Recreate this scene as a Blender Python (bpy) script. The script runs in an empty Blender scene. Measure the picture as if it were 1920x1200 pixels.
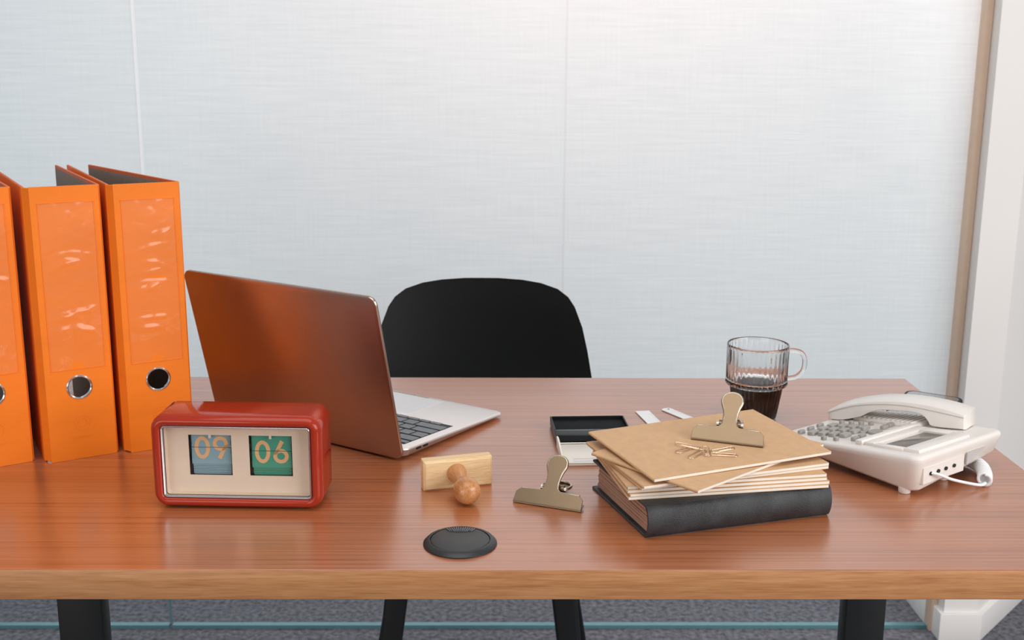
import bpy, bmesh, math, random
from math import sin, cos, pi, radians
from mathutils import Vector, Matrix, Euler
random.seed(7)
S = bpy.context.scene
COL = S.collection
D = 0.73                      # height of the desk top

# ------------------------------------------------------------------ camera
cam_d = bpy.data.cameras.new('camera'); cam = bpy.data.objects.new('camera', cam_d); COL.objects.link(cam)
cam_d.sensor_width = 36.0; cam_d.lens = 36.0*2126.68/1920.0; cam_d.clip_start = 0.02
PITCH, YAW, ROLL = 0.21900741, -0.01270868, 0.00597805
fw = Vector((0, cos(PITCH), -sin(PITCH))); rt = Vector((1, 0, 0)); up = rt.cross(fw)
r2 = rt*cos(ROLL) + up*sin(ROLL); u2 = -rt*sin(ROLL) + up*cos(ROLL)
m = Matrix((r2, u2, -fw)).transposed()
m = Matrix.Rotation(YAW, 3, 'Z') @ m
cam.matrix_world = Matrix.Translation((0, 0, D+0.445)) @ m.to_4x4()
cam_d.dof.use_dof = True; cam_d.dof.focus_distance = 1.18; cam_d.dof.aperture_fstop = 13
S.camera = cam

# ------------------------------------------------------------------ world, lights, exposure
S.view_settings.view_transform = 'Standard'; S.view_settings.look = 'None'
S.view_settings.gamma = 1; S.view_settings.use_curve_mapping = False
S.view_settings.exposure = 0.38
w = bpy.data.worlds.new('world'); S.world = w; w.use_nodes = True
bg = w.node_tree.nodes['Background']; bg.inputs[0].default_value = (0.90, 0.94, 1.0, 1); bg.inputs[1].default_value = 0.28

def area(name, loc, target, sx, sy, power, color, spread=180):
    l = bpy.data.lights.new(name, 'AREA'); l.shape = 'RECTANGLE'; l.size = sx; l.size_y = sy
    l.energy = power; l.color = color; l.spread = radians(spread)
    o = bpy.data.objects.new(name, l); COL.objects.link(o); o.location = loc
    o.rotation_euler = (Vector(target)-Vector(loc)).to_track_quat('-Z', 'Y').to_euler()
    return o
area('window_light', (2.75, -0.65, 1.85), (0.2, 1.3, 0.75), 2.6, 1.9, 70, (1.0, 0.97, 0.95))
area('left_window_light', (-2.3, -1.9, 1.25), (0.3, 1.5, 0.85), 2.4, 1.3, 25, (1.0, 0.94, 0.88))
area('ceiling_light', (-0.1, 0.5, 2.65), (0.0, 1.0, 0), 1.6, 1.6, 15, (1.0, 0.97, 0.94))
area('corridor_light', (0.22, 3.05, 2.0), (0.22, 2.3, 1.35), 0.7, 0.4, 9.5, (1.0, 0.62, 0.51))
area('corridor_daylight', (0.0, 4.6, 2.1), (0.2, 2.2, 0.9), 4.5, 1.8, 35, (0.78, 0.89, 1.0))

# ------------------------------------------------------------------ materials
def newmat(name):
    mt = bpy.data.materials.new(name); mt.use_nodes = True
    nt = mt.node_tree; b = nt.nodes['Principled BSDF']
    return mt, nt, b
def N(nt, t, **kw):
    n = nt.nodes.new(t)
    for k, v in kw.items(): setattr(n, k, v)
    return n
def plain(name, col, rough=0.5, metal=0.0, spec=0.5, coat=0.0, var=0.04, scale=60, bump=0.0, bscale=400, stretch=(1, 1, 1), trans=0.0, ior=1.45):
    mt, nt, b = newmat(name)
    tc = N(nt, 'ShaderNodeTexCoord'); mp = N(nt, 'ShaderNodeMapping'); mp.inputs['Scale'].default_value = stretch
    nt.links.new(tc.outputs['Object'], mp.inputs[0])
    no = N(nt, 'ShaderNodeTexNoise'); no.inputs['Scale'].default_value = scale; no.inputs['Detail'].default_value = 3
    nt.links.new(mp.outputs[0], no.inputs[0])
    rp = N(nt, 'ShaderNodeValToRGB')
    rp.color_ramp.elements[0].position = 0.3; rp.color_ramp.elements[1].position = 0.7
    rp.color_ramp.elements[0].color = tuple(c*(1-var) for c in col)+(1,)
    rp.color_ramp.elements[1].color = tuple(min(1, c*(1+var)) for c in col)+(1,)
    nt.links.new(no.outputs[0], rp.inputs[0]); nt.links.new(rp.outputs[0], b.inputs['Base Color'])
    b.inputs['Roughness'].default_value = rough; b.inputs['Metallic'].default_value = metal
    b.inputs['Specular IOR Level'].default_value = spec; b.inputs['Coat Weight'].default_value = coat
    b.inputs['Coat Roughness'].default_value = 0.08; b.inputs['IOR'].default_value = ior
    b.inputs['Transmission Weight'].default_value = trans
    if bump:
        n2 = N(nt, 'ShaderNodeTexNoise'); n2.inputs['Scale'].default_value = bscale; n2.inputs['Detail'].default_value = 2
        nt.links.new(mp.outputs[0], n2.inputs[0])
        bp = N(nt, 'ShaderNodeBump'); bp.inputs['Strength'].default_value = bump; bp.inputs['Distance'].default_value = 0.001
        nt.links.new(n2.outputs[0], bp.inputs['Height']); nt.links.new(bp.outputs[0], b.inputs['Normal'])
    return mt
def wood(name, dark, mid, light, stretch, scale=6.0, rough=0.34, bump=0.05, spec=0.5, coat=0.0):
    mt, nt, b = newmat(name)
    tc = N(nt, 'ShaderNodeTexCoord'); mp = N(nt, 'ShaderNodeMapping'); mp.inputs['Scale'].default_value = stretch
    nt.links.new(tc.outputs['Object'], mp.inputs[0])
    n1 = N(nt, 'ShaderNodeTexNoise'); n1.inputs['Scale'].default_value = scale; n1.inputs['Detail'].default_value = 8; n1.inputs['Roughness'].default_value = 0.62; n1.inputs['Distortion'].default_value = 0.35
    n2 = N(nt, 'ShaderNodeTexNoise'); n2.inputs['Scale'].default_value = scale*4.5; n2.inputs['Detail'].default_value = 4
    nt.links.new(mp.outputs[0], n1.inputs[0]); nt.links.new(mp.outputs[0], n2.inputs[0])
    mx = N(nt, 'ShaderNodeMath', operation='MULTIPLY_ADD'); mx.inputs[1].default_value = 0.45
    nt.links.new(n2.outputs[0], mx.inputs[0]); 
    m2 = N(nt, 'ShaderNodeMath', operation='MULTIPLY'); m2.inputs[1].default_value = 0.6
    nt.links.new(n1.outputs[0], m2.inputs[0]); nt.links.new(m2.outputs[0], mx.inputs[2])
    rp = N(nt, 'ShaderNodeValToRGB'); cr = rp.color_ramp
    cr.elements[0].position = 0.36; cr.elements[0].color = dark+(1,)
    cr.elements[1].position = 0.68; cr.elements[1].color = light+(1,)
    e = cr.elements.new(0.52); e.color = mid+(1,)
    nt.links.new(mx.outputs[0], rp.inputs[0]); nt.links.new(rp.outputs[0], b.inputs['Base Color'])
    b.inputs['Roughness'].default_value = rough; b.inputs['Specular IOR Level'].default_value = spec
    b.inputs['Coat Weight'].default_value = coat; b.inputs['Coat Roughness'].default_value = 0.23
    bp = N(nt, 'ShaderNodeBump'); bp.inputs['Strength'].default_value = bump; bp.inputs['Distance'].default_value = 0.001
    nt.links.new(mx.outputs[0], bp.inputs['Height']); nt.links.new(bp.outputs[0], b.inputs['Normal'])
    return mt
def clear(name, tint=(1, 1, 1), rough=0.02, haze=0.0, ior=1.45, bump=0.0, bscale=40):
    # thin clear sheet: see-through with a Fresnel reflection
    mt, nt, b = newmat(name); nt.nodes.remove(b); out = nt.nodes['Material Output']
    tr = N(nt, 'ShaderNodeBsdfTransparent'); tr.inputs[0].default_value = tint+(1,)
    gl = N(nt, 'ShaderNodeBsdfGlossy'); gl.inputs['Roughness'].default_value = rough
    fr = N(nt, 'ShaderNodeFresnel'); fr.inputs[0].default_value = ior
    mx = N(nt, 'ShaderNodeMixShader')
    if bump:
        tc = N(nt, 'ShaderNodeTexCoord'); no = N(nt, 'ShaderNodeTexNoise'); no.inputs['Scale'].default_value = bscale; no.inputs['Detail'].default_value = 1
        nt.links.new(tc.outputs['Object'], no.inputs[0])
        bp = N(nt, 'ShaderNodeBump'); bp.inputs['Strength'].default_value = bump; bp.inputs['Distance'].default_value = 0.004
        nt.links.new(no.outputs[0], bp.inputs['Height'])
        for n in (gl, fr): nt.links.new(bp.outputs[0], n.inputs['Normal'])
    last = tr
    if haze:
        df = N(nt, 'ShaderNodeBsdfDiffuse'); df.inputs[0].default_value = (1, 1, 1, 1)
        m2 = N(nt, 'ShaderNodeMixShader'); m2.inputs[0].default_value = haze
        nt.links.new(tr.outputs[0], m2.inputs[1]); nt.links.new(df.outputs[0], m2.inputs[2]); last = m2
    ge = N(nt, 'ShaderNodeNewGeometry'); iv = N(nt, 'ShaderNodeMath', operation='SUBTRACT'); iv.inputs[0].default_value = 1.0; ml = N(nt, 'ShaderNodeMath', operation='MULTIPLY')
    nt.links.new(ge.outputs['Backfacing'], iv.inputs[1]); nt.links.new(iv.outputs[0], ml.inputs[0]); nt.links.new(fr.outputs[0], ml.inputs[1])
    nt.links.new(ml.outputs[0], mx.inputs[0]); nt.links.new(last.outputs[0], mx.inputs[1]); nt.links.new(gl.outputs[0], mx.inputs[2])
    nt.links.new(mx.outputs[0], out.inputs[0])
    return mt
def film(name, lo=(0.845, 0.855, 0.865), hi=(0.93, 0.93, 0.93)):
    mt, nt, b = newmat(name); nt.nodes.remove(b); out = nt.nodes['Material Output']
    tc = N(nt, 'ShaderNodeTexCoord')
    def streak(sc, scale):
        mp = N(nt, 'ShaderNodeMapping'); mp.inputs['Scale'].default_value = sc
        no = N(nt, 'ShaderNodeTexNoise'); no.inputs['Scale'].default_value = scale; no.inputs['Detail'].default_value = 3
        nt.links.new(tc.outputs['Object'], mp.inputs[0]); nt.links.new(mp.outputs[0], no.inputs[0]); return no
    a = streak((5, 5, 130), 1.6); c = streak((120, 120, 7), 1.6)
    ad = N(nt, 'ShaderNodeMath', operation='MULTIPLY_ADD'); ad.inputs[1].default_value = 0.45
    nt.links.new(c.outputs[0], ad.inputs[0]); nt.links.new(a.outputs[0], ad.inputs[2])
    rp = N(nt, 'ShaderNodeValToRGB'); cr = rp.color_ramp
    cr.elements[0].position = 0.45; cr.elements[0].color = lo+(1,)
    cr.elements[1].position = 0.95; cr.elements[1].color = hi+(1,)
    nt.links.new(ad.outputs[0], rp.inputs[0])
    t = N(nt, 'ShaderNodeBsdfTranslucent'); d = N(nt, 'ShaderNodeBsdfDiffuse')
    for n in (t, d): nt.links.new(rp.outputs[0], n.inputs[0])
    mx = N(nt, 'ShaderNodeMixShader'); mx.inputs[0].default_value = 0.42
    nt.links.new(t.outputs[0], mx.inputs[1]); nt.links.new(d.outputs[0], mx.inputs[2]); nt.links.new(mx.outputs[0], out.inputs[0])
    return mt

M = {}
M['desk'] = wood('desk_wood', (0.215, 0.058, 0.017), (0.40, 0.126, 0.043), (0.47, 0.168, 0.064), (0.26, 34, 34), 5, 0.31, 0.0, 0.8, 1.0)
M['edge'] = wood('desk_edge_wood', (0.36, 0.150, 0.055), (0.47, 0.215, 0.085), (0.55, 0.275, 0.12), (1.6, 30, 30), 5, 0.42, 0.04)
M['black_metal'] = plain('black_metal', (0.008, 0.009, 0.010), 0.45)
M['chair'] = plain('black_plastic', (0.012, 0.0135, 0.014), 0.42, bump=0.1, bscale=900)
M['carpet'] = plain('carpet', (0.14, 0.142, 0.16), 0.95, spec=0.1, var=0.45, scale=90, bump=0.8, bscale=260)
M['white_wall'] = plain('wall_paint', (0.80, 0.77, 0.74), 0.6, var=0.015, scale=4)
M['skirting'] = plain('skirting_paint', (0.80, 0.77, 0.75), 0.45, var=0.015, scale=6)
M['peach_light'] = plain('peach_light_strip', (0.74, 0.55, 0.41), 0.4, var=0.03)  # peach tone stands in for light reflected off the glass edge
M['pane'] = clear('glass_pane', (0.955, 0.985, 0.985), 0.22, ior=1.32)
M['film'] = film('frosted_film')
M['joint'] = film('white_joint', (0.97, 0.97, 0.96), (0.99, 0.99, 0.98))
M['joint_line'] = film('clear_joint', (0.76, 0.77, 0.79), (0.79, 0.80, 0.81))
M['joint_grey'] = plain('grey_ink', (0.5, 0.52, 0.54), 0.5)
M['rail'] = plain('teal_glass_rail', (0.10, 0.23, 0.26), 0.25, spec=0.6)
M['orange'] = plain('orange_linen', (0.86, 0.205, 0.012), 0.5, spec=0.35, var=0.05, scale=30, bump=0.25, bscale=1400, stretch=(0.4, 0.4, 1))
M['orange_edge'] = plain('orange_board_edge', (0.66, 0.13, 0.03), 0.55)
M['liner'] = plain('grey_liner_paper', (0.28, 0.22, 0.18), 0.7, var=0.06, scale=200)
M['chrome'] = plain('chrome', (0.72, 0.72, 0.72), 0.14, metal=1.0)
M['pocket'] = clear('clear_pocket', (0.985, 0.985, 0.985), 0.13, 0.02, 1.5, 0.25, 60)
M['red'] = plain('red_gloss_plastic', (0.36, 0.030, 0.012), 0.09, spec=0.38, coat=0.0, var=0.02)
M['cream'] = plain('cream_face', (0.74, 0.60, 0.47), 0.5, var=0.02)
M['acrylic'] = clear('clear_acrylic', (0.985, 0.985, 0.985), 0.01)
M['bezel'] = plain('silver_bezel', (0.55, 0.55, 0.60), 0.18, metal=0.9)
M['blue_card'] = plain('blue_card', (0.22, 0.36, 0.42), 0.55, var=0.02)
M['green_card'] = plain('green_card', (0.055, 0.30, 0.20), 0.55, var=0.02)
M['peach_ink'] = plain('peach_ink', (0.72, 0.42, 0.20), 0.55, var=0.02)
M['black'] = plain('black_matt', (0.010, 0.012, 0.013), 0.5)
M['alu'] = plain('rose_aluminium', (0.50, 0.37, 0.31), 0.30, metal=1.0, var=0.015, bump=0.02, bscale=3000)
M['alu_light'] = plain('silver_aluminium', (0.82, 0.78, 0.76), 0.42, metal=0.75, var=0.01)
M['pad'] = plain('trackpad_glass', (0.78, 0.77, 0.77), 0.36, metal=0.6, var=0.01)
M['key'] = plain('black_key', (0.15, 0.16, 0.17), 0.40, spec=0.5)
M['screen'] = plain('dark_screen', (0.006, 0.006, 0.008), 0.08)
M['grommet'] = plain('grommet_plastic', (0.022, 0.024, 0.026), 0.36, bump=0.1, bscale=1500)
M['grommet_cap'] = plain('grommet_cap_plastic', (0.042, 0.044, 0.045), 0.46, bump=0.25, bscale=2200)
M['pale_wood'] = wood('pale_wood', (0.66, 0.42, 0.20), (0.76, 0.53, 0.28), (0.82, 0.62, 0.37), (4, 40, 40), 5, 0.5, 0.06)
M['knob_wood'] = wood('varnished_wood', (0.40, 0.155, 0.05), (0.52, 0.23, 0.085), (0.60, 0.29, 0.12), (34, 5, 34), 3, 0.24, 0.0)
M['clip'] = plain('antique_steel', (0.215, 0.155, 0.098), 0.30, metal=1.0, var=0.03)
M['clip_rim'] = plain('pale_steel_rim', (0.50, 0.42, 0.33), 0.25, metal=1.0, var=0.03)  # steel of the rolled rim, paler than the plates
M['steel'] = plain('bright_steel', (0.70, 0.66, 0.60), 0.2, metal=1.0)
M['gold'] = plain('rose_gold_wire', (0.86, 0.64, 0.48), 0.2, metal=1.0)
M['kraft'] = plain('kraft_card', (0.60, 0.375, 0.205), 0.65, spec=0.3, var=0.05, scale=120, bump=0.15, bscale=900)
M['paper'] = plain('cream_paper', (0.84, 0.78, 0.69), 0.7, var=0.03, scale=300, stretch=(0.2, 0.2, 8))
M['leather'] = plain('black_leatherette', (0.026, 0.028, 0.031), 0.46, var=0.45, scale=45, bump=0.5, bscale=1100)  # mottled colour imitates the grey sheen on the spine
M['album_paper'] = plain('kraft_page', (0.42, 0.24, 0.17), 0.7, var=0.10, scale=160, stretch=(0.05, 0.05, 6))
M['ink_black'] = plain('ink_pad_black', (0.006, 0.009, 0.010), 0.7, spec=0.15)
M['ink_case'] = plain('black_case_plastic', (0.010, 0.011, 0.013), 0.35, spec=0.3)
M['grey_line'] = plain('grey_case_edge', (0.16, 0.17, 0.18), 0.4)
M['tray'] = plain('cream_plastic', (0.86, 0.80, 0.72), 0.35, var=0.01)
M['white_plastic'] = plain('white_plastic', (0.80, 0.80, 0.80), 0.4, var=0.01)
M['glass'] = plain('clear_glass', (0.98, 0.985, 0.985), 0.0, trans=1.0, var=0.0, ior=1.43)
M['coffee'] = plain('coffee', (0.010, 0.0045, 0.0025), 0.06)
M['phone'] = plain('ivory_plastic', (0.77, 0.725, 0.68), 0.36, var=0.01)
M['phone_key'] = plain('grey_key_plastic', (0.36, 0.335, 0.31), 0.4)
M['lcd'] = plain('lcd_glass', (0.12, 0.10, 0.085), 0.1)
M['smart_frame'] = plain('graphite_frame', (0.014, 0.014, 0.015), 0.5, spec=0.25)
M['glass_black'] = plain('screen_glass', (0.10, 0.12, 0.125), 0.03, spec=1.0, coat=1.0)
M['grey_plate'] = plain('grey_plate', (0.50, 0.47, 0.46), 0.5)

# ------------------------------------------------------------------ helpers
def link(o, parent=None):
    COL.objects.link(o)
    if parent is not None: o.parent = parent
    return o
def obj(name, bm, mat, parent=None, smooth=None, loc=None, rot=None):
    me = bpy.data.meshes.new(name)
    bmesh.ops.recalc_face_normals(bm, faces=bm.faces[:])
    bm.to_mesh(me); bm.free(); me.materials.append(M[mat])
    if smooth is not None:
        for p in me.polygons: p.use_smooth = True
        me.set_sharp_from_angle(angle=radians(smooth))
    o = bpy.data.objects.new(name, me); link(o, parent)
    if loc is not None: o.location = loc
    if rot is not None: o.rotation_euler = rot
    return o
def tag(o, label, cat, group=None):
    o['label'] = label; o['category'] = cat
    if group: o['group'] = group
    return o
def thing(name, label, cat, loc=(0, 0, 0), rot=(0, 0, 0), group=None):
    o = bpy.data.objects.new(name, None); o.empty_display_size = 0.03; COL.objects.link(o)
    o.location = loc; o.rotation_euler = rot
    return tag(o, label, cat, group)
def struct(o): o['kind'] = 'structure'; return o
def copy_tree(o, parent=None):
    c = o.copy(); COL.objects.link(c); c.parent = parent
    for k, v in o.items(): c[k] = v
    for ch in list(o.children): copy_tree(ch, c)
    return c
def box(bm, x0, x1, y0, y1, z0, z1, bev=0.0, seg=2):
    r = bmesh.ops.create_cube(bm, size=1.0, matrix=Matrix.Translation(((x0+x1)/2, (y0+y1)/2, (z0+z1)/2)) @ Matrix.Diagonal((x1-x0, y1-y0, z1-z0, 1)))
    if bev:
        es = list({e for v in r['verts'] for e in v.link_edges})
        bmesh.ops.bevel(bm, geom=es, offset=bev, segments=seg, profile=0.5, affect='EDGES')
def boxo(name, mat, parent, x0, x1, y0, y1, z0, z1, bev=0.0, seg=2, **kw):
    bm = bmesh.new(); box(bm, x0, x1, y0, y1, z0, z1, bev, seg)
    return obj(name, bm, mat, parent, smooth=40 if bev else None, **kw)
def rr(w, h, r, n=6, cx=0.0, cy=0.0):
    pts = []
    for (sx, sy, a0) in ((1, 1, 0), (-1, 1, 90), (-1, -1, 180), (1, -1, 270)):
        for i in range(n+1):
            a = radians(a0+90*i/n)
            pts.append((cx+sx*(w/2-r)+r*cos(a), cy+sy*(h/2-r)+r*sin(a)))
    return pts
def loft(bm, rings, cap0=True, cap1=True, closed=True):
    vs = [[bm.verts.new(p) for p in ring] for ring in rings]
    n = len(vs[0])
    for a, b in zip(vs, vs[1:]):
        for i in range(n if closed else n-1):
            j = (i+1) % n
            bm.faces.new((a[i], a[j], b[j], b[i]))
    if cap0: bm.faces.new(vs[0])
    if cap1: bm.faces.new(vs[-1])
    return vs
def prism(bm, pts, z0, z1, bev=0.0, seg=2, axis='z'):
    f = {'z': lambda p, z: (p[0], p[1], z), 'y': lambda p, z: (p[0], z, p[1]), 'x': lambda p, z: (z, p[0], p[1])}[axis]
    vs = loft(bm, [[f(p, z0) for p in pts], [f(p, z1) for p in pts]])
    if bev:
        es = set()
        for ring in vs:
            for i, v in enumerate(ring):
                e = bm.edges.get((v, ring[(i+1) % len(ring)]))
                if e: es.add(e)
        bmesh.ops.bevel(bm, geom=list(es), offset=bev, segments=seg, profile=0.5, affect='EDGES')
def lathe(bm, prof, n=48, fn=None):
    rings = []
    for (r, z) in prof:
        rings.append([((r if fn is None else fn(r, z, 2*pi*i/n))*cos(2*pi*i/n), (r if fn is None else fn(r, z, 2*pi*i/n))*sin(2*pi*i/n), z) for i in range(n)])
    return rings
def tube(bm, pts, rad, n=8, closed=False, flat=1.0):
    pts = [Vector(p) for p in pts]; rings = []; prev = None
    L = len(pts)
    for i, p in enumerate(pts):
        a = pts[(i-1) % L] if (closed or i > 0) else p
        b = pts[(i+1) % L] if (closed or i < L-1) else p
        t = (b-a).normalized()
        nrm = prev - t*prev.dot(t) if prev is not None else (Vector((0, 0, 1)) if abs(t.z) < 0.9 else Vector((1, 0, 0)))
        nrm = (nrm - t*nrm.dot(t)).normalized(); prev = nrm
        bi = t.cross(nrm); r = rad(i/(L-1)) if callable(rad) else rad
        rings.append([p + nrm*(r*flat*cos(2*pi*k/n)) + bi*(r*sin(2*pi*k/n)) for k in range(n)])
    if closed: rings.append(rings[0])
    loft(bm, rings, not closed, not closed)
    if closed: bmesh.ops.remove_doubles(bm, verts=bm.verts[:], dist=1e-7)
def catmull(pts, k=8, closed=False):
    P = [Vector(p) for p in pts]; out = []; n = len(P)
    for i in range(n if closed else n-1):
        if closed: p0, p1, p2, p3 = P[(i-1) % n], P[i], P[(i+1) % n], P[(i+2) % n]
        else: p0, p1, p2, p3 = P[max(i-1, 0)], P[i], P[i+1], P[min(i+2, n-1)]
        for j in range(k):
            t = j/k
            out.append(0.5*((2*p1)+(p2-p0)*t+(2*p0-5*p1+4*p2-p3)*t*t+(3*p1-p0-3*p2+p3)*t**3))
    if not closed: out.append(P[-1])
    return out

# ------------------------------------------------------------------ setting
bm = bmesh.new(); box(bm, -4, 5, -2.5, 6.5, -0.05, 0.0)
struct(obj('floor', bm, 'carpet'))['label'] = 'grey flecked office carpet running under desk and glass wall'
GY = 2.233
wallb = bpy.data.objects.new('wall_back', None); COL.objects.link(wallb); struct(wallb)
wallb.location = (0, GY, 0); wallb['label'] = 'frosted glass partition wall of tall panels behind the desk'
PW = 0.829; seams = [-0.697-2*PW, -0.697-PW, -0.697, 0.130, 0.936]
SW = (0.0065, 0.0065, 0.0070, 0.0024, 0.0)
for i in range(4):
    a, b = seams[i]+SW[i]/2, seams[i+1]-SW[i+1]/2
    p = boxo('glass_panel', 'pane', wallb, a, b, 0, 0.010, 0.008, 2.7)
    bm = bmesh.new(); bm.faces.new([bm.verts.new(q) for q in ((a, 0, 0), (b, 0, 0), (b, 0, 2.56), (a, 0, 2.56))])
    obj('frosted_film', bm, 'film', p, loc=(0, 0.012, 0.14))
    boxo('bottom_rail', 'rail', wallb, a, b, -0.002, 0.012, 0, 0.008)
    bm = bmesh.new(); x0, x1 = seams[i]-SW[i]/2, seams[i]+SW[i]/2
    bm.faces.new([bm.verts.new(q) for q in ((x0, 0.0115, 0.14), (x1, 0.0115, 0.14), (x1, 0.0115, 2.7), (x0, 0.0115, 2.7))])
    boxo('edge_joint', 'rail', wallb, seams[i]-0.0015, seams[i]+0.0015, 0.003, 0.008, 0.008, 0.14)
    obj('panel_joint', bm, 'joint' if i < 3 else 'joint_line', wallb)
boxo('trim_1', 'peach_light', None, 0.926, 0.9395, 2.218, 2.250, 0.0, 2.7, 0.002)  # added strip, coloured like the light on the wall end's return face
struct(bpy.data.objects['trim_1'])['label'] = 'added peach strip imitating light on the wall end beside the glass'
# pier that ends the glass wall, with an angled face running back to the right
c47, s47 = cos(radians(47)), sin(radians(47))
pl = [(0.940, 2.185), (1.013, 2.185), (1.013+2.2*c47, 2.185+2.2*s47), (1.013+2.2*c47-0.15*s47, 2.185+2.2*s47+0.15*c47), (1.06, 2.46), (0.940, 2.46)]
bm = bmesh.new(); prism(bm, pl, 0.0, 2.7)
wr = struct(obj('wall_right', bm, 'white_wall')); wr['label'] = 'off white wall end and angled wall right of the glass'
k = 0.010
pb = [(0.940-k, 2.185-k), (1.013+k*0.45, 2.185-k), (1.013+2.2*c47+k*s47, 2.185+2.2*s47-k*c47), (1.013+2.2*c47-0.1*s47, 2.185+2.2*s47+0.1*c47), (1.03, 2.30), (0.940-k, 2.2325)]
bm = bmesh.new(); prism(bm, pb, 0.0, 0.062, 0.002)
struct(obj('baseboard_right', bm, 'skirting', smooth=30))['label'] = 'white skirting board wrapping the right wall end'
bm = bmesh.new(); prism(bm, [(0.928, 2.2435), (1.0, 2.2435), (1.0, 2.47), (0.928, 2.47)], 0.0, 0.062, 0.002)
struct(obj('baseboard_back', bm, 'skirting', smooth=30))['label'] = 'skirting board of the wall end seen through the clear glass strip'
bm = bmesh.new(); box(bm, 0, 0.08, -0.008, 0.0, 0, 0.12, 0.003)
o = obj('wall_plate', bm, 'grey_plate', None, 40, (1.013+0.045*c47+0.0005, 2.185+0.045*s47, 0.86), (0, 0, radians(47)))
tag(o, 'small pale grey plate on the angled wall at the right edge', 'wall plate')

# ------------------------------------------------------------------ desk
desk = thing('desk', 'wide wooden office desk with red brown top and black legs', 'desk', (-0.04, 1.28, 0))
X0, X1, YF, YB = -0.66, 0.6414, 0.9538-1.28, 1.6095-1.28
bm = bmesh.new(); box(bm, X0, X1, YF+0.0012, YB, D-0.0283, D, 0.0008, 1)
obj('tabletop', bm, 'desk', desk, 30)
bm = bmesh.new(); box(bm, X0, X1, YF-0.0, YF+0.0014, D-0.0284, D+0.00005, 0.0009, 2)
obj('edge_band', bm, 'edge', desk, 30)
for xl, xr in ((-0.4955, -0.4415), (0.4686, 0.5180)):
    lg = boxo('leg', 'black_metal', desk, xl, xr, -0.004, 0.026, 0.03, D-0.07, 0.003)
    boxo('foot', 'black_metal', lg, xl-0.005, xr+0.005, -0.28, 0.30, 0.0, 0.03, 0.006)
    boxo('bracket', 'black_metal', lg, xl-0.002, xr+0.002, -0.06, 0.09, D-0.07, D-0.0284, 0.004)
boxo('crossbar', 'black_metal', desk, -0.4415, 0.4686, 0.0, 0.02, D-0.06, D-0.03, 0.003)
# cable grommet set in the desk top
g = bmesh.new(); gr = 0.0353
loft(g, lathe(g, [(0.0, 0.0006), (gr-0.006, 0.0006), (gr, 0.0003), (gr, 0.0012), (gr-0.003, 0.0042), (gr-0.0063, 0.0048), (gr-0.0066, 0.003), (0.0, 0.003)], 64), True, True)
grm = tag(obj('cable_grommet', g, 'grommet', None, 40, (-0.0355, 1.0135, D)), 'round black plastic cable cover set flat in the desk front', 'cable cover')
g = bmesh.new(); loft(g, lathe(g, [(0.0, 0.003), (gr-0.0072, 0.003), (gr-0.0072, 0.0044), (gr-0.0078, 0.0049), (0.0, 0.0049)], 64))
cap = obj('cap', g, 'grommet_cap', grm, 40)
g = bmesh.new(); cl = []
for i in range(17):
    a = radians(58+64*i/16); cl.append((0.0273*cos(a), 0.0273*sin(a)))
for i in range(13):
    a = radians(200+140*i/12); cl.append((0.0145*cos(a), 0.0225+0.0075*sin(a)))
prism(g, cl, 0.0047, 0.0051); obj('cable_slot', g, 'black', grm)
for i in range(13):
    a = radians(60+60*i/12); g = bmesh.new()
    ca, sa = cos(a), sin(a); r0 = 0.0180 if abs(a-pi/2) < 0.35 else 0.0205
    pts = [(r0*ca-0.0003*sa, r0*sa+0.0003*ca), (r0*ca+0.0003*sa, r0*sa-0.0003*ca), (0.027*ca+0.0004*sa, 0.027*sa-0.0004*ca), (0.027*ca-0.0004*sa, 0.027*sa+0.0004*ca)]
    prism(g, pts, 0.0049, 0.0058); obj('slot_rib', g, 'grey_line', grm)

# ------------------------------------------------------------------ chair
ch = thing('chair', 'black moulded plastic shell chair tucked behind the desk', 'chair', (-0.028, 1.84, 0))
def halfw(z):   # outline of the backrest
    T = [(0.45, 0.200), (0.55, 0.198), (0.65, 0.1905), (0.70, 0.182), (0.74, 0.173), (0.774, 0.160), (0.79, 0.149), (0.803, 0.131), (0.812, 0.102), (0.8165, 0.070), (0.8187, 0.030), (0.8193, 0.0)]
    for (a, x), (b, y) in zip(T, T[1:]):
        if z <= b: return x+(y-x)*(z-a)/(b-a)
    return 0.0
zs = [0.45, 0.50, 0.55, 0.60, 0.65, 0.70, 0.74, 0.774, 0.79, 0.803, 0.812, 0.8165, 0.8187]
bm = bmesh.new(); grid = []
NX = 20
for z in zs:
    hw = halfw(z); row = []
    for i in range(NX+1):
        s = -1+2*i/NX; x = hw*s
        y = 0.06 + (z-0.45)*0.10 - 0.055*(x/0.2)**2*(1.0-0.3*(z-0.45)/0.37) - 0.10*math.exp(-((z-0.45)/0.05))
        row.append(bm.verts.new((x, y, z)))
    grid.append(row)
for a, b in zip(grid, grid[1:]):
    for i in range(NX): bm.faces.new((a[i], a[i+1], b[i+1], b[i]))
bmesh.ops.solidify(bm, geom=bm.faces[:], thickness=0.009)
obj('backrest', bm, 'chair', ch, 50)
bm = bmesh.new(); pts = rr(0.42, 0.42, 0.09, 8)
loft(bm, [[(x*0.9, y*0.9-0.13, 0.425) for x, y in pts], [(x, y-0.13, 0.44+0.010*(abs(x)/0.21)**2) for x, y in pts], [(x*0.985, y*0.985-0.13, 0.449+0.010*(abs(x)/0.21)**2) for x, y in pts], [(x*0.8, y*0.8-0.13, 0.441) for x, y in pts]])
obj('seat', bm, 'chair', ch, 50)
def leg(p0, p1, w0, w1):
    bm = bmesh.new(); rings = []
    for p, wv in ((p0, w0), (p1, w1)):
        rings.append([(p[0]+x, p[1]+y, p[2]) for x, y in rr(wv, wv, wv*0.18, 3)])
    loft(bm, rings); return obj('leg', bm, 'black_metal', ch, 40)
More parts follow.
